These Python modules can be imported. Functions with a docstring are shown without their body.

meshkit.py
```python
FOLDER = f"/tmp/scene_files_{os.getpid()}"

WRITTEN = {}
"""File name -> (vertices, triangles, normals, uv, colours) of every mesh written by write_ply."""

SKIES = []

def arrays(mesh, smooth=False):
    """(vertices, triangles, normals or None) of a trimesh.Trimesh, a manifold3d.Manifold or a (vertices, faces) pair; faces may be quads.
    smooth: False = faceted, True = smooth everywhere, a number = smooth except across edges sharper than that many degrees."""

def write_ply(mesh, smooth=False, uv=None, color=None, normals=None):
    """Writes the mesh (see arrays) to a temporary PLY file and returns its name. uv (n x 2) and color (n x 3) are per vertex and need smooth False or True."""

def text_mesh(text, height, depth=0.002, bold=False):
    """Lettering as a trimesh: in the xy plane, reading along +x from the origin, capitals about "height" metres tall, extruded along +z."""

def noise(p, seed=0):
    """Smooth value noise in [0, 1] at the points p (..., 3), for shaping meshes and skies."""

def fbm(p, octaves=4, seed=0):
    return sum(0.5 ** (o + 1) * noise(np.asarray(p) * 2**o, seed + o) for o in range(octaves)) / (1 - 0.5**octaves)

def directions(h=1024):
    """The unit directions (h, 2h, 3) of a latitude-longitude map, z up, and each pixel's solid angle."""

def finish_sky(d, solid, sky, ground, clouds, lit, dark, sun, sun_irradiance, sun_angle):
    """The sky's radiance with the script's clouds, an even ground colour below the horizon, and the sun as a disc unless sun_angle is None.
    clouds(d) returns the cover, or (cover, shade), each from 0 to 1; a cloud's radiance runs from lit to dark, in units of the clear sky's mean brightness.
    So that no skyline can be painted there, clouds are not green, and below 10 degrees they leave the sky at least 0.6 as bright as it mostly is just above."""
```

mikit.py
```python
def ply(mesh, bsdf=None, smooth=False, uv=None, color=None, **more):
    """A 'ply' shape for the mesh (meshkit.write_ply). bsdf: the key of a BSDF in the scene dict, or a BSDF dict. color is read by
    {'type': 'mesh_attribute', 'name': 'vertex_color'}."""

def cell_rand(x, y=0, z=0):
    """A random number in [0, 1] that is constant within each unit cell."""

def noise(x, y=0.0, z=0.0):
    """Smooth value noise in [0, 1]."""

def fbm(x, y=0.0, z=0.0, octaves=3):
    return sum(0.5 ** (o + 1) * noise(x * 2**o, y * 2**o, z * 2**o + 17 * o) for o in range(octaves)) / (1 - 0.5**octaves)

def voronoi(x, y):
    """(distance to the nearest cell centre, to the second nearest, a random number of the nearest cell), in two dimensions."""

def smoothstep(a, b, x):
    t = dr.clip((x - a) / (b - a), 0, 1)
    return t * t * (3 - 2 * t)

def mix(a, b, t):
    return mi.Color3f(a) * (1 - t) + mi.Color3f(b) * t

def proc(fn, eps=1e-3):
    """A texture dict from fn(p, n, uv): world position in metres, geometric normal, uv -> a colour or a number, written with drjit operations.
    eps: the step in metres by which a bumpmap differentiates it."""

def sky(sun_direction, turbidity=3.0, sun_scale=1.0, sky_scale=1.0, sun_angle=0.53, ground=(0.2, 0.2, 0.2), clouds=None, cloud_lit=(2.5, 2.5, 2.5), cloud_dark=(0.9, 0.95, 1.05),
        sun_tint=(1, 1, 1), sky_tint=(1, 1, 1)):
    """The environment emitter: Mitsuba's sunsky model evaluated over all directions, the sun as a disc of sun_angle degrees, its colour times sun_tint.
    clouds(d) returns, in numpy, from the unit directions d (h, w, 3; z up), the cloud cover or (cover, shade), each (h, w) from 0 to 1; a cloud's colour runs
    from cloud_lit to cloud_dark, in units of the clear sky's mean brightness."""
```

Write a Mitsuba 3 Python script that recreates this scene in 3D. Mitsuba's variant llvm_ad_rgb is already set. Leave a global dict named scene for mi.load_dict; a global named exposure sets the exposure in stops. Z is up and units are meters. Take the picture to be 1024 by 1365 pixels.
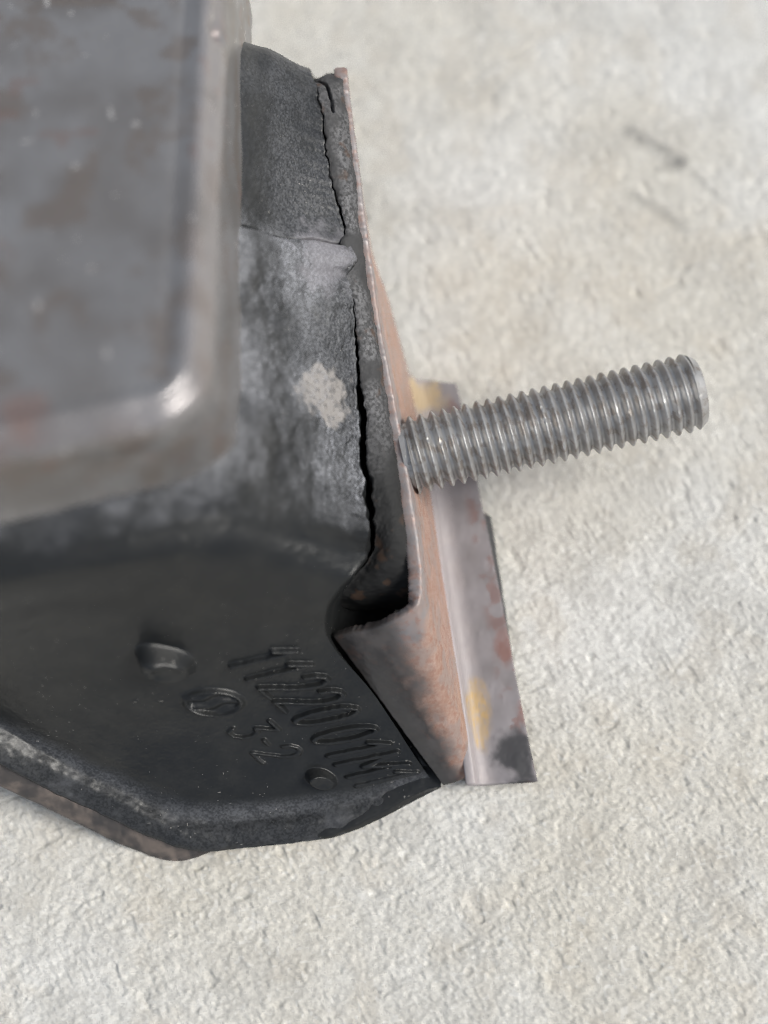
import math
import numpy as np
import trimesh
import mitsuba as mi
import drjit as dr
import mikit
from mikit import proc, noise, fbm, voronoi, smoothstep, mix
from scipy.interpolate import PchipInterpolator
from scipy.ndimage import map_coordinates

T = mi.ScalarTransform4f
MM = 0.001
scene, labels = {}, {}

# every list below is in millimetres: x right, y away from the viewer, z up, the ground at z = 0
# --- measured anchors (taken once from the photograph's perspective)
CAM = [31.988, -12.633, 198.827]
LOOK = [31.988, 46.08, 18.127]
UP = [0.13917, 0.9418, 0.30601]
BLOCK = [[[-42.72, 134.67, 25.88], [-39.22, 130.93, 29.92], [-20.76, 128.46, 29.12], [-2.47, 126.67, 27.49], [15.88, 122.9, 26.26], [25.48, 120.46, 24.42], [29.55, 119.69, 24.17], [29.92, 119.62, 24.15], [29.96, 120.64, 22.8], [30.36, 120.6, 22.36], [34.14, 120.73, 21.35]], [[-38.75, 130.39, 35.01], [-28.79, 113.03, 54.6], [-13.51, 111.91, 52.13], [2.06, 110.32, 49.52], [18.1, 108.21, 47.78], [23.23, 110.38, 43.22], [29.93, 111.93, 36.69], [30.25, 112.0, 36.39], [30.3, 113.03, 35.04], [30.72, 118.03, 27.84], [34.53, 119.45, 25.14]], [[-38.8, 126.95, 34.94], [-28.8, 109.92, 54.64], [-13.63, 108.69, 52.14], [1.99, 106.21, 50.28], [17.75, 104.66, 47.68], [25.59, 108.09, 40.38], [30.61, 110.2, 36.13], [30.95, 110.34, 35.85], [31.0, 111.35, 34.5], [31.59, 116.38, 27.3], [34.68, 117.87, 24.63]], [[-39.06, 119.03, 34.47], [-28.95, 102.79, 54.43], [-13.93, 101.82, 52.01], [1.66, 100.36, 50.48], [17.29, 99.82, 47.68], [24.69, 103.78, 40.55], [30.59, 106.33, 35.71], [30.93, 106.47, 35.44], [30.98, 107.46, 34.07], [31.48, 112.46, 27.08], [35.06, 114.46, 23.52]], [[-38.79, 108.42, 35.23], [-28.56, 93.18, 55.51], [-14.05, 92.74, 52.64], [1.04, 91.88, 50.25], [16.41, 91.56, 46.99], [23.46, 95.25, 39.78], [30.73, 97.7, 34.34], [31.07, 97.81, 34.09], [31.12, 98.73, 32.71], [31.51, 103.65, 25.27], [34.57, 105.56, 21.68]], [[-39.34, 98.45, 34.09], [-28.97, 84.3, 54.73], [-14.49, 83.43, 52.34], [0.35, 82.51, 49.94], [15.52, 82.48, 46.78], [22.28, 85.37, 38.78], [31.42, 86.67, 32.09], [31.75, 86.71, 31.85], [31.81, 87.54, 30.44], [32.1, 91.65, 23.47], [34.67, 93.92, 18.95]], [[-39.53, 94.07, 33.72], [-29.1, 80.4, 54.51], [-14.71, 79.5, 52.12], [0.04, 78.56, 49.71], [15.14, 77.56, 47.28], [22.48, 80.98, 39.77], [31.92, 82.41, 31.89], [32.25, 82.45, 31.63], [32.31, 83.25, 30.2], [32.62, 87.25, 23.09], [34.83, 89.48, 18.56]], [[-39.63, 90.27, 33.54], [-29.15, 77.02, 54.47], [-14.86, 76.1, 52.06], [-0.2, 75.13, 49.64], [14.83, 74.0, 47.39], [22.04, 77.29, 39.41], [30.28, 79.46, 31.81], [30.61, 79.54, 31.52], [30.66, 80.31, 30.09], [31.02, 84.09, 23.12], [34.63, 86.3, 18.05]], [[-39.87, 87.09, 33.03], [-29.34, 74.21, 54.08], [-14.95, 73.01, 52.11], [-0.3, 71.76, 50.13], [14.54, 70.88, 47.42], [21.99, 74.19, 39.04], [31.26, 76.71, 31.12], [31.6, 76.8, 30.84], [31.65, 77.55, 29.4], [32.05, 81.08, 22.66], [34.6, 83.36, 17.62]], [[-40.61, 74.31, 31.5], [-29.88, 62.91, 53.03], [-15.59, 61.41, 51.5], [-1.12, 59.89, 49.95], [13.31, 59.21, 46.58], [22.28, 62.16, 37.02], [30.5, 64.66, 28.72], [30.83, 64.76, 28.4], [30.88, 65.41, 26.93], [31.48, 68.41, 20.12], [34.6, 70.48, 14.49]], [[-38.86, 48.83, 35.84], [-27.83, 40.19, 58.27], [-14.28, 42.35, 57.4], [-0.68, 43.86, 55.78], [12.74, 47.06, 49.99], [21.42, 49.54, 37.13], [29.31, 49.82, 27.07], [29.61, 49.83, 26.7], [29.65, 50.36, 25.2], [30.27, 52.57, 18.13], [34.39, 54.39, 11.36]], [[-40.02, 42.54, 33.27], [-28.85, 34.78, 55.99], [-15.73, 35.67, 53.86], [-2.29, 37.48, 51.08], [11.42, 39.88, 46.08], [20.39, 41.01, 36.46], [29.07, 40.99, 27.29], [29.38, 40.98, 26.98], [29.41, 41.45, 25.45], [30.28, 43.63, 18.38], [34.94, 45.38, 10.54]], [[-40.95, 39.35, 31.18], [-29.71, 32.07, 54.05], [-16.55, 33.06, 51.75], [-3.04, 34.21, 48.97], [10.73, 36.04, 44.09], [20.06, 37.3, 37.35], [28.22, 36.56, 30.0], [28.52, 36.53, 29.74], [28.54, 36.97, 28.21], [29.36, 40.07, 16.17], [34.85, 40.53, 10.02]], [[-42.68, 38.54, 27.24], [-31.37, 31.51, 50.19], [-17.81, 31.8, 48.19], [-4.06, 32.73, 45.33], [10.08, 33.77, 41.46], [19.13, 34.47, 36.44], [25.64, 33.34, 31.03], [25.93, 33.29, 30.79], [25.93, 33.7, 29.25], [26.68, 36.89, 15.14], [33.57, 35.91, 8.51]], [[-44.95, 38.71, 22.04], [-33.57, 31.84, 45.04], [-20.29, 30.84, 41.04], [-5.89, 31.21, 38.53], [8.95, 31.48, 35.99], [17.12, 31.69, 33.43], [21.81, 30.11, 27.93], [22.07, 30.02, 27.63], [22.03, 30.4, 26.07], [23.07, 32.95, 13.86], [30.49, 31.31, 7.02]], [[-47.59, 39.52, 15.99], [-36.14, 32.74, 39.03], [-22.82, 29.46, 33.76], [-8.12, 28.82, 30.39], [7.32, 28.19, 28.09], [15.01, 28.31, 26.02], [20.83, 27.76, 22.85], [21.14, 27.73, 22.68], [21.1, 28.08, 21.11], [22.53, 29.26, 12.66], [30.03, 28.17, 6.0]], [[-50.33, 39.6, 9.71], [-38.81, 33.01, 32.81], [-26.05, 27.08, 24.57], [-11.51, 22.14, 18.76], [4.35, 19.35, 15.22], [16.52, 19.11, 13.04], [26.41, 19.21, 12.06], [26.75, 19.21, 12.03], [26.77, 19.48, 10.43], [27.75, 19.6, 7.42], [31.78, 19.73, 3.25]], [[-52.22, 39.3, 5.41], [-40.63, 32.87, 28.55], [-28.38, 24.64, 17.99], [-14.05, 15.78, 10.38], [1.19, 9.05, 5.57], [16.67, 8.23, 3.73], [31.74, 9.28, 3.04], [32.09, 9.3, 3.02], [32.15, 9.48, 1.4], [33.02, 9.41, 0.95], [35.63, 9.28, -1.19]], [[-53.19, 38.89, 3.17], [-41.58, 32.57, 26.35], [-29.88, 22.07, 13.9], [-16.08, 12.32, 6.95], [-0.19, 4.68, 2.57], [16.12, 4.36, 1.42], [33.24, 6.73, 0.64], [33.59, 6.78, 0.63], [33.67, 6.93, -1.01], [34.07, 6.82, -0.41], [35.03, 6.84, -1.98]], [[-53.4, 37.51, 2.72], [-41.76, 31.35, 25.96], [-29.96, 20.51, 13.81], [-16.8, 11.04, 7.16], [-0.4, 3.09, 2.9], [16.08, 2.86, 1.66], [33.85, 5.96, 0.4], [34.2, 6.02, 0.38], [34.27, 6.17, -1.26], [34.46, 6.2, -0.61], [35.08, 6.38, -2.13]], [[-53.77, 34.97, 1.9], [-42.09, 29.12, 25.23], [-30.21, 18.35, 13.32], [-18.19, 9.91, 6.59], [-0.8, 1.69, 2.65], [15.96, 1.31, 1.06], [34.17, 5.69, 0.11], [34.52, 5.77, 0.09], [34.6, 5.92, -1.55], [34.66, 5.94, -0.7], [35.17, 6.14, -2.21]], [[-54.27, 33.5, 0.79], [-42.55, 27.83, 24.18], [-30.6, 16.94, 12.34], [-18.89, 9.05, 5.88], [-1.08, 0.53, 1.64], [15.76, 0.24, 0.29], [34.25, 5.36, -0.32], [34.59, 5.45, -0.33], [34.67, 5.59, -1.97], [34.86, 5.7, -0.88], [35.25, 5.9, -2.29]], [[-54.14, 34.05, 1.07], [-52.44, 33.82, 1.0], [-34.38, 19.46, 1.0], [-20.15, 10.17, 1.0], [-1.14, 1.13, 1.0], [15.93, 1.09, 1.0], [33.52, 5.47, 1.0], [34.12, 5.51, 1.0], [34.24, 5.49, 1.0], [34.35, 5.48, 1.0], [34.82, 5.41, 1.0]], [[-54.28, 40.44, 0.67], [-52.56, 40.21, 0.6], [-34.29, 25.54, 0.6], [-19.9, 16.06, 0.6], [-0.69, 6.84, 0.6], [16.57, 6.8, 0.6], [34.37, 11.27, 0.6], [34.97, 11.3, 0.6], [35.09, 11.29, 0.6], [35.21, 11.27, 0.6], [35.68, 11.21, 0.6]]]
STRIP = [[[30.51, 123.26, 17.97], [30.39, 117.06, 26.26], [30.34, 116.31, 27.28], [30.71, 116.16, 27.39], [31.66, 116.14, 28.38], [32.98, 117.37, 27.62], [32.26, 119.39, 25.12]], [[30.41, 118.61, 26.55], [30.32, 112.34, 34.82], [30.27, 111.58, 35.83], [30.62, 111.44, 35.95], [32.16, 112.08, 35.79], [34.07, 114.0, 33.88], [33.39, 116.03, 31.39]], [[31.18, 116.93, 26.85], [31.05, 110.72, 35.13], [31.0, 109.96, 36.15], [31.34, 109.82, 36.26], [32.99, 110.64, 36.11], [35.02, 112.73, 34.21], [34.35, 114.75, 31.71]], [[31.24, 112.99, 26.41], [31.1, 106.95, 34.75], [31.05, 106.21, 35.77], [31.39, 106.07, 35.88], [33.01, 106.19, 35.45], [35.02, 107.52, 33.25], [34.36, 109.47, 30.73]], [[31.38, 103.96, 24.84], [31.24, 98.31, 33.31], [31.19, 97.62, 34.35], [31.53, 97.49, 34.46], [33.03, 97.24, 33.96], [34.92, 98.12, 31.67], [34.26, 99.94, 29.11]], [[32.15, 92.38, 22.45], [31.97, 87.27, 31.09], [31.92, 86.64, 32.15], [32.26, 86.52, 32.27], [33.16, 86.15, 31.99], [34.43, 86.79, 29.88], [33.76, 88.45, 27.27]], [[31.37, 90.82, 23.2], [31.23, 85.74, 31.86], [31.18, 85.13, 32.92], [31.51, 85.01, 33.03], [32.83, 84.89, 32.31], [34.52, 85.79, 29.77], [33.86, 87.42, 27.14]], [[31.41, 88.41, 22.84], [31.27, 83.44, 31.53], [31.21, 82.84, 32.59], [31.55, 82.72, 32.71], [32.83, 82.77, 31.94], [34.48, 83.8, 29.33], [33.82, 85.41, 26.7]], [[32.66, 87.68, 22.08], [32.46, 82.77, 30.78], [32.4, 82.17, 31.85], [32.74, 82.05, 31.97], [33.42, 82.0, 31.53], [34.48, 82.92, 29.26], [33.82, 84.52, 26.62]], [[31.01, 84.73, 21.96], [30.89, 79.94, 30.71], [30.84, 79.36, 31.78], [31.18, 79.24, 31.9], [32.63, 79.29, 31.28], [34.46, 80.28, 28.82], [33.8, 81.84, 26.17]], [[32.05, 81.79, 21.32], [31.88, 77.14, 30.11], [31.82, 76.58, 31.19], [32.16, 76.46, 31.31], [33.22, 76.53, 30.75], [34.66, 77.52, 28.34], [34.0, 79.03, 25.68]], [[31.88, 76.33, 19.97], [31.71, 71.94, 28.84], [31.66, 71.41, 29.93], [32.0, 71.3, 30.05], [33.17, 71.3, 29.69], [34.72, 72.17, 27.45], [34.07, 73.61, 24.76]], [[31.71, 69.12, 18.46], [31.56, 65.07, 27.45], [31.5, 64.58, 28.56], [31.84, 64.48, 28.68], [33.18, 64.44, 28.3], [34.89, 65.21, 26.02], [34.24, 66.54, 23.3]], [[31.43, 61.91, 17.17], [31.29, 58.2, 26.27], [31.24, 57.75, 27.39], [31.57, 57.65, 27.51], [33.07, 57.51, 27.31], [34.93, 58.09, 25.18], [34.29, 59.32, 22.43]], [[30.82, 52.34, 15.74], [30.71, 49.08, 24.99], [30.67, 48.69, 26.12], [31.0, 48.59, 26.25], [32.81, 48.4, 26.03], [34.99, 48.84, 23.86], [34.36, 49.93, 21.06]], [[30.62, 46.09, 13.92], [30.52, 43.14, 23.27], [30.48, 42.79, 24.42], [30.81, 42.7, 24.55], [32.73, 42.31, 24.89], [35.0, 42.48, 23.27], [34.37, 43.47, 20.43]], [[29.6, 42.04, 11.35], [29.55, 39.32, 20.77], [29.51, 38.99, 21.92], [29.85, 38.9, 22.05], [32.17, 38.2, 23.3], [34.81, 38.03, 22.56], [34.18, 38.95, 19.7]], [[26.31, 39.2, 8.53], [26.42, 36.64, 18.0], [26.4, 36.33, 19.17], [26.74, 36.25, 19.3], [30.57, 35.07, 20.75], [34.69, 34.38, 20.21], [34.06, 35.24, 17.34]], [[23.12, 36.91, 5.16], [23.38, 34.49, 14.68], [23.38, 34.2, 15.85], [23.73, 34.12, 15.98], [28.78, 33.16, 16.92], [34.12, 32.65, 15.86], [33.47, 33.46, 12.98]], [[21.82, 36.26, -0.83], [22.13, 33.95, 8.72], [22.13, 33.67, 9.89], [22.49, 33.59, 10.02], [27.67, 32.73, 11.26], [33.12, 32.31, 10.5], [32.43, 33.1, 7.6]]]
RIM = [[35.98, 114.44, 34.56], [35.77, 105.99, 33.07], [35.65, 97.35, 31.63], [35.48, 87.6, 30.04], [35.44, 75.66, 27.95], [35.91, 62.56, 26.0], [36.43, 48.52, 24.18], [36.46, 39.32, 23.29], [35.98, 32.12, 22.84], [34.98, 29.72, 23.01], [32.68, 28.37, 22.47], [28.29, 27.63, 20.54], [22.05, 27.83, 17.45]]
LOW = [[35.89, 119.05, 27.12], [35.79, 112.57, 22.91], [35.76, 105.39, 19.0], [35.95, 95.87, 14.85], [38.15, 83.52, 9.26], [39.74, 72.06, 3.0], [40.38, 54.08, 3.0], [40.25, 37.12, 3.0], [40.33, 19.16, 3.0], [40.39, 10.26, 3.0], [38.99, 6.54, 2.6], [36.65, 5.86, 2.2], [35.22, 5.75, 1.8]]
TAB_IN = [[39.81, 74.45, 2.4], [40.28, 54.3, 2.4], [40.16, 37.29, 2.4], [40.24, 19.28, 2.4], [40.19, 10.38, 2.2], [40.07, 5.06, 2.0]]
TAB_OUT = [[47.34, 72.39, 2.2], [48.11, 53.21, 2.2], [48.64, 36.12, 2.2], [49.08, 18.07, 2.2], [49.36, 9.11, 2.2], [49.61, 4.42, 2.2]]
BLACK_STRIP = [[48.55, 49.33, 1.2], [48.85, 44.13, 1.2], [49.04, 33.76, 1.2], [49.19, 24.96, 1.2], [48.83, 17.66, 1.2]]
STUD = [[38.12, 53.72, 20.61], [81.83, 56.31, 23.97]]
BRK = [[20.52, 107.2, 61.64], [14.03, 44.23, 70.1], [-8.77, 40.72, 73.69]]
BASE = [[-43.68, 25.99, 21.59], [-31.01, 16.8, 11.14], [-25.19, 13.11, 8.26], [-19.04, 8.99, 5.34], [-13.07, 5.26, 3.08], [-6.53, 2.75, 1.63], [-0.85, 4.06, 1.11], [12.74, 8.58, -0.37], [25.39, 14.12, -1.72]]
TEXT = {'o': [7.03, 24.54, 22.49], 'b': [16.1, 14.34, 9.78], 'h': [16.62, 25.38, 22.02]}
MARK = {'knob': [-1.75, 25.97, 25.53], 'pin': [16.58, 9.12, 4.19], 'logo': [3.2, 20.09, 17.95], 'three': [5.18, 15.64, 12.71], 'two': [7.85, 12.05, 8.44]}
SPOT = {'tan': [25.22, 60.48, 32.27], 'lilac': [28.13, 81.9, 33.97], 'yellow': [42.15, 16.07, 2.0], 'yellow2': [40.27, 70.29, 3.0], 'soot': [47.42, 8.81, 2.0], 'rust1': [48.61, 26.11, 2.0], 'rust2': [50.24, 14.93, 2.0], 'crk_a': [30.29, 112.98, 35.66], 'crk_b': [32.24, 111.06, 36.09], 'crk_c': [32.76, 108.72, 35.75], 'crk_d': [32.89, 106.21, 35.35], 'mark1': [87.41, 119.29, -0.0], 'mark1b': [95.01, 111.2, -0.0], 'mark1c': [101.18, 101.29, -0.0], 'mark2': [85.17, 105.76, -0.0], 'mark2b': [89.77, 101.23, -0.0], 'mark2c': [92.43, 97.53, -0.0], 'notch': [18.52, 102.74, 60.72], 'brk_rust': [-6.51, 45.0, 72.45], 'brk_dent': [-4.89, 40.24, 68.8], 'brk_red': [-9.26, 83.2, 64.89], 'brk_red2': [1.86, 82.29, 63.54], 'step_a': [17.3, 82.67, 45.79], 'step_b': [32.97, 85.3, 31.92]}
# --- end anchors

# ------------------------------------------------------------------ camera, light, exposure
cam_at, cam_to = np.array(CAM) * MM, np.array(LOOK) * MM
scene['camera'] = {
    'type': 'thinlens', 'fov': math.degrees(2 * math.atan(512 / 1650)), 'fov_axis': 'x',
    'to_world': T().look_at(origin=cam_at.tolist(), target=cam_to.tolist(), up=UP),
    'aperture_radius': 0.0037, 'focus_distance': 0.189, 'near_clip': 0.01, 'far_clip': 20.0,
}
scene['sky_light'] = mikit.sky((0.68, -0.12, 0.68), turbidity=3, sun_scale=0.3, sky_scale=0.34, sun_angle=30, clouds=lambda d: 1.0,
                               sun_tint=(0.81, 0.95, 1.20), cloud_lit=(1.12, 1.25, 1.48), ground=(0.3, 0.3, 0.28))
exposure = 3.44


# ------------------------------------------------------------------ helpers
def spline_grid(net, nr, nc, dense_r=None, dense_c=None):
    """A fine grid (nr, nc, 3) through a control net, monotone cubic both ways, with the control index of each row and column.
    dense_r, dense_c: (control index, density) pairs that say where the rows and columns crowd together."""
    net = np.asarray(net, float)

    def params(length, count, dense):
        t = np.r_[0, np.cumsum(length.clip(0.25))]
        q = np.linspace(0, t[-1], 6000)
        if dense:
            w = np.interp(np.interp(q, t, np.arange(len(t))), *np.array(dense, float).T)
            c = np.r_[0, np.cumsum(.5 * (w[1:] + w[:-1]))]
            q = np.interp(np.linspace(0, c[-1], count), c, q)
        else:
            q = np.linspace(0, t[-1], count)
        return t, q, np.interp(q, t, np.arange(len(t)))
    tr, qr, ri = params(np.linalg.norm(np.diff(net, axis=0), axis=2).mean(1), nr, dense_r)
    tc, qc, ci = params(np.linalg.norm(np.diff(net, axis=1), axis=2).mean(0), nc, dense_c)
    g = PchipInterpolator(tr, net, axis=0)(qr)
    return PchipInterpolator(tc, g, axis=1)(qc), ri, ci


def grid_normals(g):
    n = np.cross(np.gradient(g, axis=1), np.gradient(g, axis=0))
    return n / np.maximum(np.linalg.norm(n, axis=2, keepdims=True), 1e-9)


def grid_faces(nr, nc, off=0, flip=False):
    i, j = np.meshgrid(np.arange(nr - 1), np.arange(nc - 1), indexing='ij')
    a = (i * nc + j).ravel() + off
    f = np.vstack([np.stack([a, a + nc, a + 1], 1), np.stack([a + 1, a + nc, a + nc + 1], 1)])
    return f[:, ::-1] if flip else f


_LATTICE = np.random.default_rng(7).random((64, 64, 64)).astype(np.float32)


def vnoise(p, seed=0):
    """Smooth value noise in [0, 1] at points in lattice units."""
    q = np.asarray(p, np.float32) + np.float32(seed * 7.31 + 1000)
    i = np.floor(q)
    t = q - i
    q = (i + t * t * (3 - 2 * t)) % 64
    return map_coordinates(_LATTICE, np.moveaxis(q, -1, 0), order=1, mode='grid-wrap')


def ns(p, f, seed=0):
    return vnoise(np.asarray(p) * f, seed) * 2 - 1


def fb(p, f, o=3, seed=0):
    return sum(.5 ** (k + 1) * vnoise(np.asarray(p) * f * 2 ** k, seed + 3 * k) for k in range(o)) / (1 - .5 ** o) * 2 - 1


def sstep(a, b, x):
    t = np.clip((x - a) / (b - a), 0, 1)
    return t * t * (3 - 2 * t)


def shell(g, thick, away, bulge=0.3, fr=(0, .08, .25, .5, .75, .92, 1)):
    """A sheet of metal: the outer surface g (R, C, 3) given a thickness on its inner side, with rounded edges. Returns vertices, faces, uv."""
    n = grid_normals(g)
    if (n * away).sum() < 0:
        n = -n
    nr, nc = g.shape[:2]
    inner = g - n * thick
    u, v = np.meshgrid(np.linspace(0, 1, nc), np.linspace(0, 1, nr))
    uv = np.stack([u, v], -1).reshape(-1, 2)
    ro, co = np.r_[np.zeros(nc, int), np.arange(1, nr), np.full(nc - 1, nr - 1), np.arange(nr - 2, 0, -1)], \
        np.r_[np.arange(nc), np.full(nr - 1, nc - 1), np.arange(nc - 2, -1, -1), np.zeros(nr - 2, int)]
    rin, cin = np.clip(ro, 1, nr - 2), np.clip(co, 1, nc - 2)
    out = g[ro, co] - g[rin, cin]
    out /= np.linalg.norm(out, axis=1, keepdims=True) + 1e-9
    V, UV = [g.reshape(-1, 3), inner.reshape(-1, 3)], [uv, uv]
    F = [grid_faces(nr, nc), grid_faces(nr, nc, nr * nc, True)]
    loop = ro * nc + co
    L = len(loop)
    rings = [loop]
    at = 2 * nr * nc
    for f in fr[1:-1]:
        b = bulge * math.sqrt(max(0, 1 - (2 * f - 1) ** 2))
        V.append(g[ro, co] - n[ro, co] * thick * f + out * b)
        UV.append(uv[loop])
        rings.append(at + np.arange(L))
        at += L
    rings.append(loop + nr * nc)
    k = np.arange(L)
    k2 = (k + 1) % L
    for a, b in zip(rings[:-1], rings[1:]):
        F += [np.stack([a[k], a[k2], b[k]], 1), np.stack([a[k2], b[k2], b[k]], 1)]
    V, F, UV = np.vstack(V), np.vstack(F), np.vstack(UV)
    return V, F, UV


def put(key, v, f, bsdf, smooth=True, uv=None, label=None):
    scene[key] = mikit.ply((np.asarray(v) * MM, f), bsdf, smooth=smooth, uv=uv)
    if label:
        labels[key] = {'label': label}


def near(p, c, r):
    """1 inside a soft round spot of radius r (mm) about c (mm) on a surface."""
    d = dr.sqrt(dr.square(p.x * 1000 - c[0]) + dr.square(p.y * 1000 - c[1]) + dr.square(p.z * 1000 - c[2]))
    w = (fbm(p.x * 500, p.y * 500, p.z * 500, 3) - 0.5) * 1.3
    return 1 - smoothstep(0.5, 1.25, d / r + w)


# ------------------------------------------------------------------ materials
def concrete_color(p, n, uv):
    x, y = p.x * 1000, p.y * 1000
    a = fbm(x * 0.035, y * 0.035, 3.0, 4)
    b = fbm(x * 0.9, y * 0.9, 7.0, 3)
    c = noise(x * 2.6, y * 2.6, 1.0)
    col = mix((0.535, 0.51, 0.455), (0.585, 0.575, 0.545), smoothstep(0.25, 0.75, a))
    col = col * (0.66 + 0.30 * b + 0.20 * c + 0.12 * noise(x * 5.5, y * 5.5, 2.0))
    warm = fbm(x * 0.16 + 40, y * 0.16, 5.0, 3)
    col = mix(col, mi.Color3f(0.47, 0.42, 0.345), 0.28 * smoothstep(0.5, 0.75, warm))
    col = mix(col, mi.Color3f(0.36, 0.345, 0.315), 0.3 * smoothstep(0.5, 0.78, fbm(x * 0.11 + 9, y * 0.11 + 70, 2.0, 3)))
    col = mix(col, mi.Color3f(0.27, 0.26, 0.24), 0.35 * smoothstep(0.82, 0.92, c))
    col = mix(col, mi.Color3f(0.68, 0.67, 0.64), 0.35 * smoothstep(0.76, 0.9, noise(x * 1.5 + 31, y * 1.5, 4.0)))
    # dark scuff marks on the slab
    for pts, w, k in SCUFFS:
        d = mi.Float(99.0)
        for q0, q1 in zip(pts[:-1], pts[1:]):
            ex, ey = q1[0] - q0[0], q1[1] - q0[1]
            t = dr.clip(((x - q0[0]) * ex + (y - q0[1]) * ey) / (ex * ex + ey * ey), 0, 1)
            d = dr.minimum(d, dr.sqrt(dr.square(x - q0[0] - t * ex) + dr.square(y - q0[1] - t * ey)))
        col = mix(col, mi.Color3f(0.10, 0.10, 0.10), k * (1 - smoothstep(w * 0.1, w, d + 0.7 * (c - 0.5))))
    return col


def lerp3(a, b, t):
    return [a[i] + (b[i] - a[i]) * t for i in range(3)]


S = SPOT
SCUFFS = [([S['mark1'], lerp3(S['mark1'], S['mark1b'], .55), S['mark1b']], 2.2, 0.4), ([S['mark1b'], lerp3(S['mark1b'], S['mark1c'], .6), S['mark1c']], 0.8, 0.3),
          ([S['mark2'], S['mark2b'], S['mark2c']], 1.8, 0.3), ([lerp3(S['mark1b'], S['mark1'], -.02), [S['mark1b'][0] - 3.5, S['mark1b'][1] - .8, 0]], 1.8, 0.35)]


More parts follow.
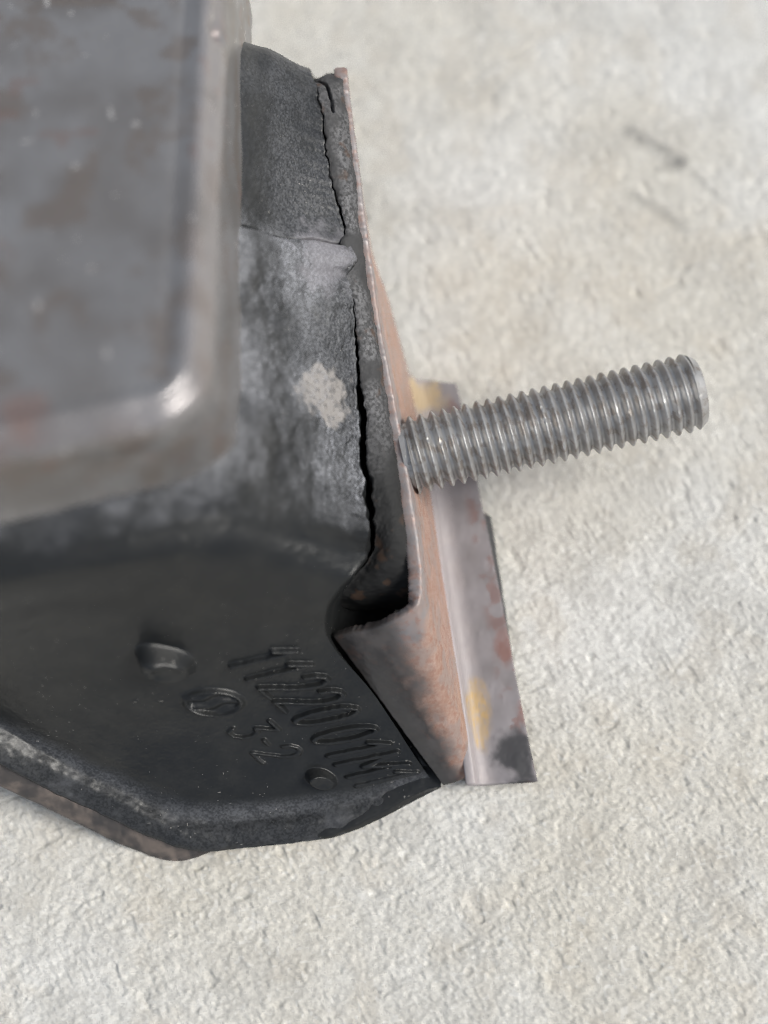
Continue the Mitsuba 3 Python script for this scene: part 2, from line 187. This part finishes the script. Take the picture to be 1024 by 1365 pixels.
def rubber_dust(p, n, uv):
    x, y, z = p.x * 1000, p.y * 1000, p.z * 1000
    up = smoothstep(0.30, 0.85, n.z + 0.35 * (fbm(x * 0.7, y * 0.7, z * 0.7, 3) - 0.5))
    patch = 0.42 + 0.58 * smoothstep(0.3, 0.62, fbm(x * 0.13, y * 0.13, z * 0.13, 3))
    grain = smoothstep(0.33, 0.68, fbm(x * 3.6, y * 3.6, z * 3.6, 3))
    far = 1 - 0.72 * smoothstep(82, 88, y + 2 * noise(x * .5, y * .5, z * .5))
    worn = smoothstep(8.0, 9.3, uv.x + 0.9 * (fbm(x * 0.5, y * 0.5, z * 0.5, 3) - 0.5)) * (1 - smoothstep(15.2, 16.2, uv.x))   # the clean moulded face
    lip = smoothstep(15.2, 16.2, uv.x)
    return up * dr.lerp(patch * (0.36 + 0.64 * grain), 0.02 + 0.07 * grain + 0.12 * smoothstep(.5, .75, fbm(x * .3, y * .3, z * .3 + 8, 3)), lip) * far * (1 - worn) * (1 - smoothstep(7.1, 7.6, uv.y))


def rubber_color(p, n, uv):
    x, y, z = p.x * 1000, p.y * 1000, p.z * 1000
    base = mix((0.008, 0.0095, 0.0115), (0.017, 0.0175, 0.017), fbm(x * 0.2, y * 0.2, z * 0.2, 3))
    col = mix(base, mi.Color3f(0.255, 0.26, 0.28), rubber_dust(p, n, uv))
    film = smoothstep(0.42, 0.70, fbm(x * 0.28 + 3, y * 0.28, z * 0.28, 4)) * (0.4 + 0.6 * noise(x * 3.5, y * 3.5, z * 3.5))
    col = mix(col, mi.Color3f(0.10, 0.096, 0.085), 0.07 * film)
    speck = smoothstep(0.90, 0.95, noise(x * 2.9, y * 2.9, z * 2.9)) * smoothstep(0.5, 0.7, noise(x * .25 + 9, y * .25, z * .25))
    col = mix(col, mi.Color3f(0.42, 0.40, 0.37), 0.45 * speck)
    col = mix(col, mi.Color3f(0.34, 0.315, 0.295), 0.7 * smoothstep(.25, .75, near(p, S['tan'], 5.6)) * (0.5 + 0.5 * smoothstep(.3, .6, fbm(x * 1.4, y * 1.4, z * 1.4, 3))))
    col = mix(col, mi.Color3f(0.33, 0.315, 0.34), 0.38 * near(p, S['lilac'], 5.5))
    return col


def rubber_rough(p, n, uv):
    return 0.27 + 0.5 * rubber_dust(p, n, uv) + 0.12 * noise(p.x * 2500, p.y * 2500, p.z * 2500)


def torn_color(p, n, uv):
    x, y, z = p.x * 1000, p.y * 1000, p.z * 1000
    d = smoothstep(0.3, 0.7, fbm(x * 2.6, y * 2.6, z * 2.6, 3)) * smoothstep(0.35, 0.6, fbm(x * .2, y * .2, z * .2 + 5, 2)) * smoothstep(.1, .6, n.z)
    d = (0.25 + 0.75 * d) * (1 - smoothstep(12.5, 14.5, uv.x)) * (1 - .38 * smoothstep(3.9, 4.8, uv.y + .7 * (noise(x * .8, y * .8, z * .8) - .5)))
    col = mix((0.018, 0.018, 0.018), (0.16, 0.158, 0.162), d)
    return mix(col, mi.Color3f(0.09, 0.05, 0.03), 0.5 * smoothstep(0.60, 0.75, fbm(x * .45, y * .45, z * .45 + 20, 3)))


def plate_color(p, n, uv):
    x, y, z = p.x * 1000, p.y * 1000, p.z * 1000
    a = fbm(x * 0.35, y * 0.35, z * 0.35, 4)
    s = 0.55 * fbm(x * 3.1, y * 2.4, z * 3.1, 4) + 0.45 * fbm(x * .6, y * .5, z * .6, 4)
    grey = mix((0.20, 0.185, 0.185), (0.33, 0.305, 0.305), a)
    pink = mix(mix((0.34, 0.18, 0.12), (0.46, 0.33, 0.28), smoothstep(0.15, 0.85, s)), mi.Color3f(0.30, 0.25, 0.23), 0.6 * smoothstep(.45, .62, fbm(x * .45 + 8, y * .3, z * .45, 4)))
    face = smoothstep(0.10, 0.2, uv.y + 0.1 * (a - 0.5)) * (1 - smoothstep(0.89, 0.96, uv.x + 0.08 * (a - .5)))
    grey = mix(grey, mi.Color3f(0.36, 0.24, 0.20), 0.55 * smoothstep(.36, .66, 0.5 * s + 0.5 * fbm(x * .4 + 3, y * .4, z * .4, 4)))
    col = mix(grey, pink, 0.9 * face)
    front = smoothstep(0.875, 0.925, uv.x + 0.06 * (a - .5))
    col = mix(col, mix((0.035, 0.033, 0.033), (0.085, 0.078, 0.076), smoothstep(.3, .7, a)), 0.95 * front)
    col = col * 0.88
    rust = (1 - .8 * front) * smoothstep(0.5, 0.72, fbm(x * 1.3 + 5, y * 1.3, z * 1.3, 4))
    col = mix(col, mi.Color3f(0.25, 0.10, 0.055), 0.4 * rust)
    flange = smoothstep(0.92, 0.97, uv.x + 0.05 * (s - .5)) * smoothstep(0.06, 0.25, uv.y + 0.25 * (a - .5))
    return mix(col, mi.Color3f(0.06, 0.057, 0.055), flange * (0.72 + 0.28 * smoothstep(.35, .6, fbm(x * 1.2, y * 1.2, z * 1.2, 3))))


def tab_color(p, n, uv):
    x, y, z = p.x * 1000, p.y * 1000, p.z * 1000
    a = fbm(x * 0.4, y * 0.4, z * 0.4, 4)
    col = mix((0.15, 0.135, 0.135), (0.26, 0.24, 0.25), a)
    edge = 1 - smoothstep(0.0, 0.30, uv.y + 0.2 * (a - .5))  # pale highlight along the bend, painted into the tab colour
    col = mix(col, mi.Color3f(0.42, 0.375, 0.37), 0.6 * edge)
    rust = smoothstep(0.55, 0.66, fbm(x * 0.5 + 11, y * 0.5, z * 0.5, 4)) * smoothstep(0.45, 0.8, uv.y)
    col = mix(col, mi.Color3f(0.17, 0.08, 0.065), 0.55 * rust)
    col = mix(col, mi.Color3f(0.20, 0.09, 0.07), 0.55 * near(p, S['rust1'], 3.2))
    col = mix(col, mi.Color3f(0.20, 0.09, 0.07), 0.6 * near(p, S['rust2'], 2.6))
    dy = (0.65 + 0.35 * smoothstep(.38, .6, fbm(x * .9, y * .9, z * .9, 3))) * near(mi.Point3f(p.x, (p.y - S['yellow'][1] * MM) * 0.42 + S['yellow'][1] * MM, p.z), S['yellow'], 2.3) * (0.55 + 0.45 * smoothstep(.4, .6, fbm(x * 2.2, y * .7, z, 3)))
    col = mix(col, mi.Color3f(0.42, 0.27, 0.09), 0.85 * dy)
    col = mix(col, mi.Color3f(0.50, 0.36, 0.16), 0.6 * near(p, S['yellow2'], 4.2))
    return mix(col, mi.Color3f(0.03, 0.03, 0.033), 0.92 * near(p, S['soot'], 4.4))


def bracket_color(p, n, uv):
    x, y, z = p.x * 1000, p.y * 1000, p.z * 1000
    a = fbm(x * 0.11, y * 0.11, z * 0.11, 4)
    col = mix((0.175, 0.165, 0.16), (0.23, 0.226, 0.228), smoothstep(.3, .7, a))
    br = smoothstep(0.52, 0.66, fbm(x * 0.22 + 7, y * 0.22, z * 0.22, 4))
    col = mix(col, mi.Color3f(0.165, 0.135, 0.115), 0.6 * br)
    red = smoothstep(0.70, 0.78, noise(x * 0.55 + 3, y * 0.55, z * 0.55)) * smoothstep(0.5, 0.6, noise(x * .12, y * .12, z * .12))
    col = mix(col, mi.Color3f(0.20, 0.12, 0.095), 0.35 * red)
    sc = smoothstep(0.86, 0.93, noise((x + y) * .16 + 5, (x - y) * 1.0, z * .3)) * smoothstep(.45, .6, noise(x * .09 + 2, y * .09, 3.0))
    col = mix(col, mi.Color3f(0.42, 0.41, 0.41), 0.5 * sc)
    for c, r in ((S['brk_rust'], 3.2), (S['brk_red'], 1.6), (S['brk_red2'], 1.3), (S['brk_dent'], 1.3)):
        col = mix(col, mi.Color3f(0.24, 0.11, 0.075), 0.38 * near(p, c, r))
    ridge_highlight = smoothstep(73.5, 75.2, uv.x / 1.0) * (1 - smoothstep(78.5, 80.5, uv.x)) * (0.45 + 0.55 * smoothstep(.35, .6, a))  # highlight along the rolled rim, painted into the colour as a lighter band
    col = mix(col, mi.Color3f(0.38, 0.345, 0.345), 0.36 * ridge_highlight)
    chip = smoothstep(0.90, 0.94, noise(x * 0.65, y * 0.65, z * 0.65 + 3))
    return mix(col, mi.Color3f(0.5, 0.48, 0.46), 0.7 * chip)


def stud_color(p, n, uv):
    x, y, z = p.x * 1000, p.y * 1000, p.z * 1000
    a = fbm(x * 0.5, y * 0.5, z * 0.5, 3)
    return mix(mix((0.335, 0.325, 0.315), (0.43, 0.425, 0.42), smoothstep(.3, .7, a)), mi.Color3f(0.20, 0.155, 0.12), 0.5 * smoothstep(.52, .66, fbm(x * .9 + 3, y * .9, z * .9, 4)))


def base_color(p, n, uv):
    x, y, z = p.x * 1000, p.y * 1000, p.z * 1000
    a = fbm(x * 0.5, y * 0.5, z * 0.5, 4)
    col = mix((0.06, 0.053, 0.05), (0.15, 0.122, 0.105), smoothstep(.3, .7, a))
    return mix(col, mi.Color3f(0.035, 0.034, 0.035), 0.8 * smoothstep(.42, .75, fbm(x * .6 + 4, y * .25, z * .25, 3)))


def principled(col, rough, metal=0.0, spec=0.5, **k):
    return {'type': 'twosided', 'b': {'type': 'principled', 'base_color': proc(col, 1e-4), 'roughness': rough if not callable(rough) else proc(rough, 1e-4), 'metallic': metal, 'specular': spec, **k}}


scene['concrete'] = principled(concrete_color, 0.9, spec=0.2)
scene['black_rubber'] = principled(rubber_color, rubber_rough, spec=0.34)
scene['torn_rubber'] = principled(torn_color, 0.75, spec=0.35)
scene['plate_steel'] = principled(plate_color, 0.45, 0.25)
scene['tab_steel'] = principled(tab_color, 0.55, 0.15)
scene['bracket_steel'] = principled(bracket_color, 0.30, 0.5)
scene['stud_steel'] = principled(stud_color, 0.40, 0.6)
scene['base_steel'] = principled(base_color, 0.6, 0.1)

# ------------------------------------------------------------------ the ground
def spread(a0, a1, step, coarse, far):
    mid = np.arange(a0, a1, step)
    up = a1 + np.cumsum(coarse * 1.17 ** np.arange(60))
    dn = a0 - np.cumsum(coarse * 1.17 ** np.arange(60))
    return np.r_[dn[dn > -far][::-1], mid, up[up < far]]


gx = spread(-45, 110, 0.22, 0.6, 3000)
gy = np.r_[spread(-40, 45, 0.21, 0.5, 3000)]
gy = np.r_[gy[gy < 45], np.arange(45, 215, 0.55), 215 + np.cumsum(0.7 * 1.17 ** np.arange(40))]
xx, yy = np.meshgrid(gx, gy)
pp = np.stack([xx, yy, xx * 0], -1)
ang = math.radians(-20)
br = np.stack([(xx * math.cos(ang) - yy * math.sin(ang)) * 0.72, xx * math.sin(ang) + yy * math.cos(ang), xx * 0], -1)
zz = 0.20 * np.abs(ns(br, 0.62, 5)) + 0.26 * np.abs(ns(br, 1.25, 8)) + 0.22 * fb(br, 2.6, 2, 9) + 0.25 * fb(pp, 0.12, 2, 2)
pit = vnoise(br * 0.55, 77)
zz -= 0.35 * sstep(0.78, 0.95, pit)
mid = (xx > -80) & (xx < 150) & (yy > -80) & (yy < 260)
zz = np.where(mid, zz, 0) - 0.5
put('concrete_ground', np.stack([xx, yy, zz], -1).reshape(-1, 3), grid_faces(*xx.shape, flip=True), 'concrete', True)
labels['concrete_ground'] = {'label': 'rough pale grey concrete slab under the engine mount', 'category': 'ground', 'kind': 'structure'}

# ------------------------------------------------------------------ the engine mount
labels['engine_mount'] = {'label': 'old cracked black rubber engine mount with steel bracket and threaded stud lying on concrete', 'category': 'engine mount'}
CAMV = np.array(CAM, float)

# -- rubber block: one sheet from its far end over the dusty top, round the edge and down the lettered face to the lip
g, ri, ci = spline_grid(BLOCK, 1250, 620, [(0, .6), (1, 1.1), (11, 1.1), (12.5, 1.6), (13.5, 2.4), (18.5, 2.4), (19, 1.5), (21.5, 1), (22, .3), (30, .3)],
                        [(0, .3), (1, .5), (2.5, .8), (3, 1), (5.9, 1), (6.1, 5), (8.2, 5), (8.6, .6), (12, .4)])
ri = ri - 2
n = grid_normals(g)
if (n[500:800, 100:300] * (CAMV - g[500:800, 100:300])).sum() < 0:
    n = -n
RI, CI = np.meshgrid(ri, ci, indexing='ij')


def stroke_dist(s, t, pts):
    d = np.full(s.shape, 9.0)
    for (x0, y0), (x1, y1) in zip(pts[:-1], pts[1:]):
        ex, ey = x1 - x0, y1 - y0
        q = np.clip(((s - x0) * ex + (t - y0) * ey) / (ex * ex + ey * ey + 1e-12), 0, 1)
        d = np.minimum(d, np.hypot(s - x0 - q * ex, t - y0 - q * ey))
    return d


def oval(cx, cy, rx, ry, n_=18):
    a = np.linspace(0, 2 * math.pi, n_ + 1)
    return [(cx + rx * math.cos(q), cy + ry * math.sin(q)) for q in a]


# glyphs in a box one wide (along the line of writing) and one high
GLYPH = {
    '1': [[(.5, 0), (.5, 1), (.12, .72)]],
    '2': [[(.1, .74), (.16, .90), (.34, 1), (.6, 1), (.8, .88), (.82, .7), (.7, .5), (.08, .02)], [(.08, .02), (.88, .02)]],
    '0': [oval(.48, .5, .36, .5)],
    'M': [[(.05, 0), (.05, 1), (.5, .35), (.95, 1), (.95, 0)]],
    '3': [[(.1, 1), (.85, 1), (.42, .6), (.7, .55), (.88, .38), (.85, .15), (.6, 0), (.3, 0), (.1, .16)]],
    '-': [[(.2, .5), (.8, .5)]],
}
o, b, h = (np.array(TEXT[k], float) for k in 'obh')
eb, eh = (b - o) / 5.0, h - o                         # one letter's advance, one letter's height
A = np.linalg.pinv(np.stack([eb, eh], 1))
st = (g - o) @ A.T
off = np.abs((g - o) @ np.cross(eb, eh) / np.linalg.norm(np.cross(eb, eh)))
lb, lh = np.linalg.norm(eb), np.linalg.norm(eh)
onface = (RI > 10.5) & (RI < 15.6) & (CI < 7) & (off < 6)
s_mm, t_mm = st[..., 0], st[..., 1]
disp = np.zeros(g.shape[:2])


def engrave(word, start, line0, adv, high, depth, width):
    """Raises a word on the face: start and line0 in letter boxes of the long number, adv the advance, high the height."""
    at = start
    for ch, wid, dep in word:
        sel = onface & (s_mm > at - .6) & (s_mm < at + wid * adv + .6) & (t_mm > line0 - .4) & (t_mm < line0 + high + .4)
        if ch in GLYPH and sel.any():
            for st_ in GLYPH[ch]:
                pts = [((at + x * wid * adv * 0.84) * lb, (line0 + y * high) * lh) for x, y in st_]
                d = stroke_dist(s_mm[sel] * lb, t_mm[sel] * lh, pts)
                w = width * (1 + .25 * ns(g[sel], 1.5, 3))
                disp[sel] = np.maximum(disp[sel], depth * dep * (1 - sstep(w * .35, w, d)))
        at += wid * adv


engrave([('1', 1.0, 1), ('1', 1.0, 1), ('2', 1.0, 1), ('2', 1.05, 1), ('0', 1.05, 1), (' ', .2, 0), ('0', 1.0, 1), ('1', .85, .8), ('M', 1.0, .8), ('1', .9, .5)], -.45, 0, 1.0, 1.0, .85, .54)


def mark_at(k):
    q = (np.array(MARK[k], float) - o) @ A.T
    return float(q[0]), float(q[1])


ls, lt = mark_at('three')
engrave([('3', 1.0, .7), ('-', .6, .7), ('2', 1.0, .5)], ls - .45, lt - .05, 1.0, .68, .8, .45)
ls, lt = mark_at('logo')
ss, tt = (s_mm - ls) * lb, (t_mm - lt) * lh
sel = onface & (np.abs(ss) < 6) & (np.abs(tt) < 6)
re = np.hypot(ss / 2.9, tt / 3.7)
disp[sel] += (.75 * np.exp(-((re - 1) / .12) ** 2) + .15 * (re < 1) + .22 * (re < .85) * np.sin(ss * 3.1 + 0.9 * np.sin(tt * 1.4)))[sel]
ls, lt = mark_at('knob')
ss, tt = (s_mm - ls) * lb, (t_mm - lt) * lh
re = np.hypot(ss / 4.4, tt / 3.9) + .13 * ns(g, .30, 4)
disp += np.where(onface & (re < 2), (2.7 - .7 * np.clip(ss / 4.4, -1, 1) - .7 * np.clip(tt / 3.9, -1, 1)) * (1 - sstep(.62, 1.0, re)) * (1 + .14 * ns(g, .6, 6)), 0)
ls, lt = mark_at('pin')
ss, tt = (s_mm - ls) * lb, (t_mm - lt) * lh
re = np.hypot(ss / 2.4, tt / 2.2)
disp += np.where(onface & (re < 2), (1.7 - .7 * np.clip(ss / 2.4, -1, 1) - .5 * np.clip(tt / 2.2, -1, 1)) * (1 - sstep(.65, 1.0, re)), 0)

# relief of the dusty top: fine grain, a moulded step, lumps
top = (1 - sstep(8.2, 9.6, RI))
disp += top * (.065 * fb(g, 2.1, 3, 11) + .35 * fb(g, .22, 3, 12) * sstep(2.5, 5, RI))
disp += (1 - top) * (.035 * fb(g, .9, 2, 13) + .05 * fb(g, .2, 2, 14))
disp += sstep(9.0, 9.8, RI) * (1 - sstep(15, 16, RI)) * .02 * ns(g, 3.0, 5)
pa, pb = np.array(SPOT['step_a'], float), np.array(SPOT['step_b'], float)
e = (pb - pa)[:2] / np.linalg.norm((pb - pa)[:2])
lat = (g[..., 0] - pa[0]) * e[1] - (g[..., 1] - pa[1]) * e[0] + .35 * ns(g, .5, 21)
lng = (g[..., 0] - pa[0]) * e[0] + (g[..., 1] - pa[1]) * e[1]
disp += top * (.8 * sstep(-.1, .9, lat) * (1 - sstep(3, 16, lat)) - .8 * np.exp(-((lat + .05) / .22) ** 2) * (.65 + .35 * sstep(-.2, .3, ns(g, .35, 22)))) * sstep(-8, -2, lng)
lip = sstep(15.4, 16.5, RI)
disp += lip * (.22 * fb(g, .45, 3, 31))
g = g + n * disp[..., None]


def jag(p, seed):
    """The sideways wander (mm) of the tear at these points."""
    q = np.stack([p[..., 1] * 0, p[..., 1], p[..., 2] * .3], -1)
    return .50 * fb(q, .30, 2, 43) + .28 * fb(q, .9, 2, 46) + .16 * fb(q, 1.5, 2, seed)


g[..., 0] += jag(g, 44) * sstep(5.2, 6.2, CI) * (1 - sstep(8.6, 9, CI)) * (1 - sstep(11, 12, RI))
put('engine_mount__rubber_block', g.reshape(-1, 3), grid_faces(*g.shape[:2]), 'black_rubber', True, np.stack([RI, CI], -1).reshape(-1, 2))
labels['engine_mount__rubber_block'] = {'label': 'cracked black rubber block, dusty grey on top, with the moulded number 11220 01M1 on its face'}

# -- the strip of rubber left on the plate beyond the crack
g, ri, ci = spline_grid(STRIP, 640, 130, None, [(0, .6), (.8, 3), (3.2, 3), (4, 1), (6, .6)])
n = grid_normals(g)
if (n * (CAMV - g)).sum() < 0:
    n = -n
CI = np.meshgrid(ri, ci, indexing='ij')[1]
g = g + n * (.16 * fb(g, .9, 3, 51) + .08 * fb(g, 2.4, 2, 59) + .30 * fb(g, .3, 2, 52) + (np.abs(CI - 2) < .9) * .12 * fb(g, 1.1, 2, 53))[..., None]
cr = [np.array(SPOT[k], float) for k in ('crk_a', 'crk_b', 'crk_c', 'crk_d')]
cd = stroke_dist(g[..., 0] + .12 * fb(g, 1.2, 2, 57), g[..., 1], [q[:2] for q in cr])
g = g - n * (1.6 * (1 - sstep(.08, .24, cd)))[..., None]
g[..., 0] += jag(g, 45) * (1 - sstep(2.6, 4, CI))
put('engine_mount__torn_rubber_strip', g.reshape(-1, 3), grid_faces(*g.shape[:2]), 'torn_rubber', True, np.stack([np.meshgrid(ri, ci, indexing='ij')[0], CI], -1).reshape(-1, 2),
    label='strip of black rubber torn off the block and left stuck to the stud plate')


# -- the stud plate, its folded end and the tab along its foot
def line(pts, k):
    pts = np.asarray(pts, float)
    t = np.r_[0, np.cumsum(np.linalg.norm(np.diff(pts, axis=0), axis=1))]
    return t / t[-1], pts


rt, rp = line(RIM, 0)
q = np.linspace(0, 1, 420)
rimc, lowc = PchipInterpolator(rt, rp)(q), PchipInterpolator(rt, np.asarray(LOW, float))(q)
k = np.linspace(0, 1, 150)[:, None, None]
g = rimc[None] * (1 - k) + lowc[None] * k
AWAY = np.array([1.0, -.3, .2])
n = grid_normals(g)
if (n * AWAY).sum() < 0:
    n = -n
g = g + n * (.10 * fb(g, .4, 3, 61) + .05 * fb(g, 1.6, 2, 62))[..., None]
v, f, uv = shell(g, 2.1, AWAY, bulge=.4)
put('engine_mount__stud_plate', v, f, 'plate_steel', True, uv, label='rusty pink and grey steel plate on edge that carries the stud')

ip, op = np.asarray(TAB_IN, float), np.asarray(TAB_OUT, float)
tt_ = np.linspace(0, 1, len(ip))
q = np.linspace(0, 1, 260)
ic, oc = PchipInterpolator(tt_, ip)(q), PchipInterpolator(tt_, op)(q)
ac = (oc - ic) / np.linalg.norm(oc - ic, axis=1, keepdims=True)
prof = [(0.05, 2.2), (0.1, 1.7), (.3, 1.15), (.75, .55), (1.4, .2), (2.2, .02)]
rows = [ic + ac * a + np.array([0, 0, z]) for a, z in prof]
base = ic + ac * 2.2
rows += [base * (1 - w) + oc * w for w in np.linspace(.08, 1, 40)]
g = np.stack(rows)
fine = PchipInterpolator(np.arange(len(rows)), g, axis=0)(np.linspace(0, len(rows) - 1, 110))
g = fine + np.array([0, 0, 1.0]) * (.10 * fb(fine, .35, 3, 71) + .03 * fb(fine, 1.5, 2, 72))[..., None]
v, f, uv = shell(g, 1.5, np.array([.3, 0, 1.0]), bulge=.25)
put('engine_mount__stud_plate__tab', v, f, 'tab_steel', True, uv, label='bent steel tab along the foot of the plate with yellow paint marks and a black stain')

strip_line = np.asarray(BLACK_STRIP, float)  # thin black strip below the outer edge of the tab
pc = PchipInterpolator(np.arange(len(strip_line)), strip_line)(np.linspace(0, len(strip_line) - 1, 90))
wid = 2.0 * np.minimum(1, np.linspace(0, 12, 90)) ** .5 * np.linspace(1, .35, 90)
ring = [(math.cos(a), math.sin(a)) for a in np.linspace(0, 2 * math.pi, 17)[:-1]]
v = np.stack([np.stack([pc[:, 0] - 1.0 + wid * c, pc[:, 1], np.maximum(.05, pc[:, 2] - .3 + .75 * s)], -1) for c, s in ring], 1)
v = v + .12 * fb(v, .8, 2, 75)[..., None]
v = np.concatenate([v, v[:, :1]], 1)
put('engine_mount__stud_plate__black_strip', v.reshape(-1, 3), grid_faces(*v.shape[:2]), 'torn_rubber', True, label='thin black strip under the outer edge of the tab')

# -- threaded stud
p0, p1 = (np.array(q, float) for q in STUD)
ax = (p1 - p0) / np.linalg.norm(p1 - p0)
e1 = np.cross(ax, [0, 0, 1.0]); e1 /= np.linalg.norm(e1)
e2 = np.cross(ax, e1)
L, PITCH, RAD = float(np.linalg.norm(p1 - p0)), 1.755, 6.0
xs = np.linspace(-2.0, L, 1150)
th = np.linspace(0, 2 * math.pi, 161)
Xg, Th = np.meshgrid(xs, th, indexing='ij')
ph = (Xg / PITCH - Th / (2 * math.pi)) % 1.0
tri = np.abs(ph - .5) * 2                              # 0 at the crest, 1 at the root
cut = np.clip((tri - .10) / .74, 0, 1)
cut = .5 * cut + .5 * (.5 - .5 * np.cos(math.pi * cut))
rr = RAD - .92 * cut
cone = RAD - np.clip(Xg - (L - 1.35), 0, None) * .72
soft = np.minimum(rr, cone)
soft = np.where((Xg > L - 1.0), cone - .05, soft)
soft = np.where(Xg < -.9, np.minimum(soft, RAD - .9), soft)
P_ = p0 + ax * Xg[..., None] + soft[..., None] * (np.cos(Th)[..., None] * e1 + np.sin(Th)[..., None] * e2)
rough = .035 * fb(P_[:, :-1], 1.2, 3, 81) - .22 * sstep(.80, .95, vnoise(P_[:, :-1] * 1.1, 84)) * (1 - sstep(.05, .4, tri[:, :-1]))
rough = np.concatenate([rough, rough[:, :1]], 1)
soft = soft + rough
P_ = p0 + ax * Xg[..., None] + soft[..., None] * (np.cos(Th)[..., None] * e1 + np.sin(Th)[..., None] * e2)
rings = [P_]
last = soft[-1]
for w, dx in ((.97, .12), (.9, .2), (.6, .12), (.3, .05), (0.001, 0)):
    rings.append((p0 + ax * (L + dx) + (last * w)[:, None] * (np.cos(th)[:, None] * e1 + np.sin(th)[:, None] * e2))[None])
P_ = np.concatenate(rings)
put('engine_mount__stud', P_.reshape(-1, 3), grid_faces(*P_.shape[:2], flip=True), 'stud_steel', True, label='grey threaded steel stud sticking out of the plate')

# -- bracket: a pressed tray with rolled edges over the left of the block
tr, brc, bl = (np.array(q, float) for q in BRK)
eb_ = (brc - tr) / np.linalg.norm(brc - tr)           # towards the viewer along the right edge
ea = (brc - bl) - eb_ * ((brc - bl) @ eb_)
ea /= np.linalg.norm(ea)                               # to the right
up = np.cross(ea, -eb_)
if up[2] < 0:
    up = -up
skew = ((brc - bl) / np.linalg.norm(brc - bl))
b_len = np.linalg.norm(brc - tr)
RC = 6.2
PROF = [(-9, .0), (-6.5, .0), (-5.4, .12), (-4.4, -.2), (-3.4, -.55), (-2.5, -.4), (-2.0, .0), (-1.5, .85), (-.8, 1.6), (-.3, 2.6), (.1, 4), (.5, 7), (1.0, 11), (1.6, 15.5), (2.1, 19.5), (2.5, 22.5)]


def tray_loop(o_, drop):
    r = max(RC + o_ * .8, .6)
    x0, x1, y0, y1 = -62 - o_, 0 + o_, -26 - o_, b_len + min(o_, .1 + .05 * o_)
    pts = []
    for cx, cy, a0 in ((x1 - r, y1 - r, math.pi / 2), (x0 + r, y1 - r, math.pi), (x0 + r, y0 + r, 1.5 * math.pi), (x1 - r, y0 + r, 2 * math.pi)):
        for a in np.linspace(a0 - math.pi / 2, a0, 14):
            pts.append((cx + r * math.cos(a), cy + r * math.sin(a)))
    pts = np.array(pts + [pts[0]])
    t = np.r_[0, np.cumsum(np.linalg.norm(np.diff(pts, axis=0), axis=1))]
    pts = np.stack([np.interp(np.linspace(0, t[-1], 560), t, pts[:, i]) for i in range(2)], 1)
    sk = (skew - ea * (skew @ ea)) / (skew @ ea)       # the front edge is not square to the side
    return tr + pts[:, :1] * (ea + sk) + pts[:, 1:] * eb_ - up * drop * (1 - .3 * sstep(b_len - 10, b_len, pts[:, 1:]))


loops = [tray_loop(*q) for q in PROF]
c0 = loops[0].mean(0)
inner = [c0 + (loops[0] - c0) * w for w in np.linspace(.001, .985, 70)]
g = np.stack(inner + loops)
lid = np.r_[np.arange(70), 70 + np.linspace(0, len(PROF) - 1, 100)]
g = np.concatenate([g[:70], PchipInterpolator(np.arange(len(PROF)), g[70:], axis=0)(np.linspace(0, len(PROF) - 1, 100))])
n = grid_normals(g)
if (n * up).sum() < 0:
    n = -n
nd = np.linalg.norm(g - np.array(SPOT['notch'], float), axis=2)
g = g + n * (.30 * fb(g, .10, 3, 91) + .10 * fb(g, .5, 3, 92) - 1.6 * np.exp(-(nd / 1.6) ** 2))[..., None]
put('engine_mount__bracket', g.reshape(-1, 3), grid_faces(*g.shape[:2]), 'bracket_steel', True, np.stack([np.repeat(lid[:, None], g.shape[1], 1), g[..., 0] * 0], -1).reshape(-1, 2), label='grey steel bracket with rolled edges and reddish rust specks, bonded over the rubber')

# -- lower steel plate showing under the lip
bp = np.asarray(BASE, float)
t = np.r_[0, np.cumsum(np.linalg.norm(np.diff(bp, axis=0), axis=1))]
pc = PchipInterpolator(t, bp)(np.linspace(0, t[-1], 300))
tan = np.gradient(pc, axis=0); tan /= np.linalg.norm(tan, axis=1, keepdims=True)
side = np.cross(tan, [0, 0, 1.0]); side /= np.linalg.norm(side, axis=1, keepdims=True)
if side[:, 1].sum() > 0:
    side = -side
sec = [(-16, 0), (-.8, 0.1), (-.1, -.02), (.5, -.3), (1.5, -1.0), (2.5, -1.9), (2.8, -2.7), (2.6, -3.3), (1.8, -3.6), (-16, -3.7)]
g = np.stack([pc + side * a + np.array([0, 0, 1.0]) * z for a, z in sec], 0)
g = PchipInterpolator(np.arange(len(sec)), g, axis=0)(np.linspace(0, len(sec) - 1, 70))
g = g + (.16 * fb(g, .5, 3, 95))[..., None] * np.array([.3, -.5, .5])
g[..., 2] = np.maximum(g[..., 2], .05)
put('engine_mount__base_plate', g.reshape(-1, 3), grid_faces(*g.shape[:2]), 'base_steel', True, label='brown steel plate edge showing beneath the rubber lip')
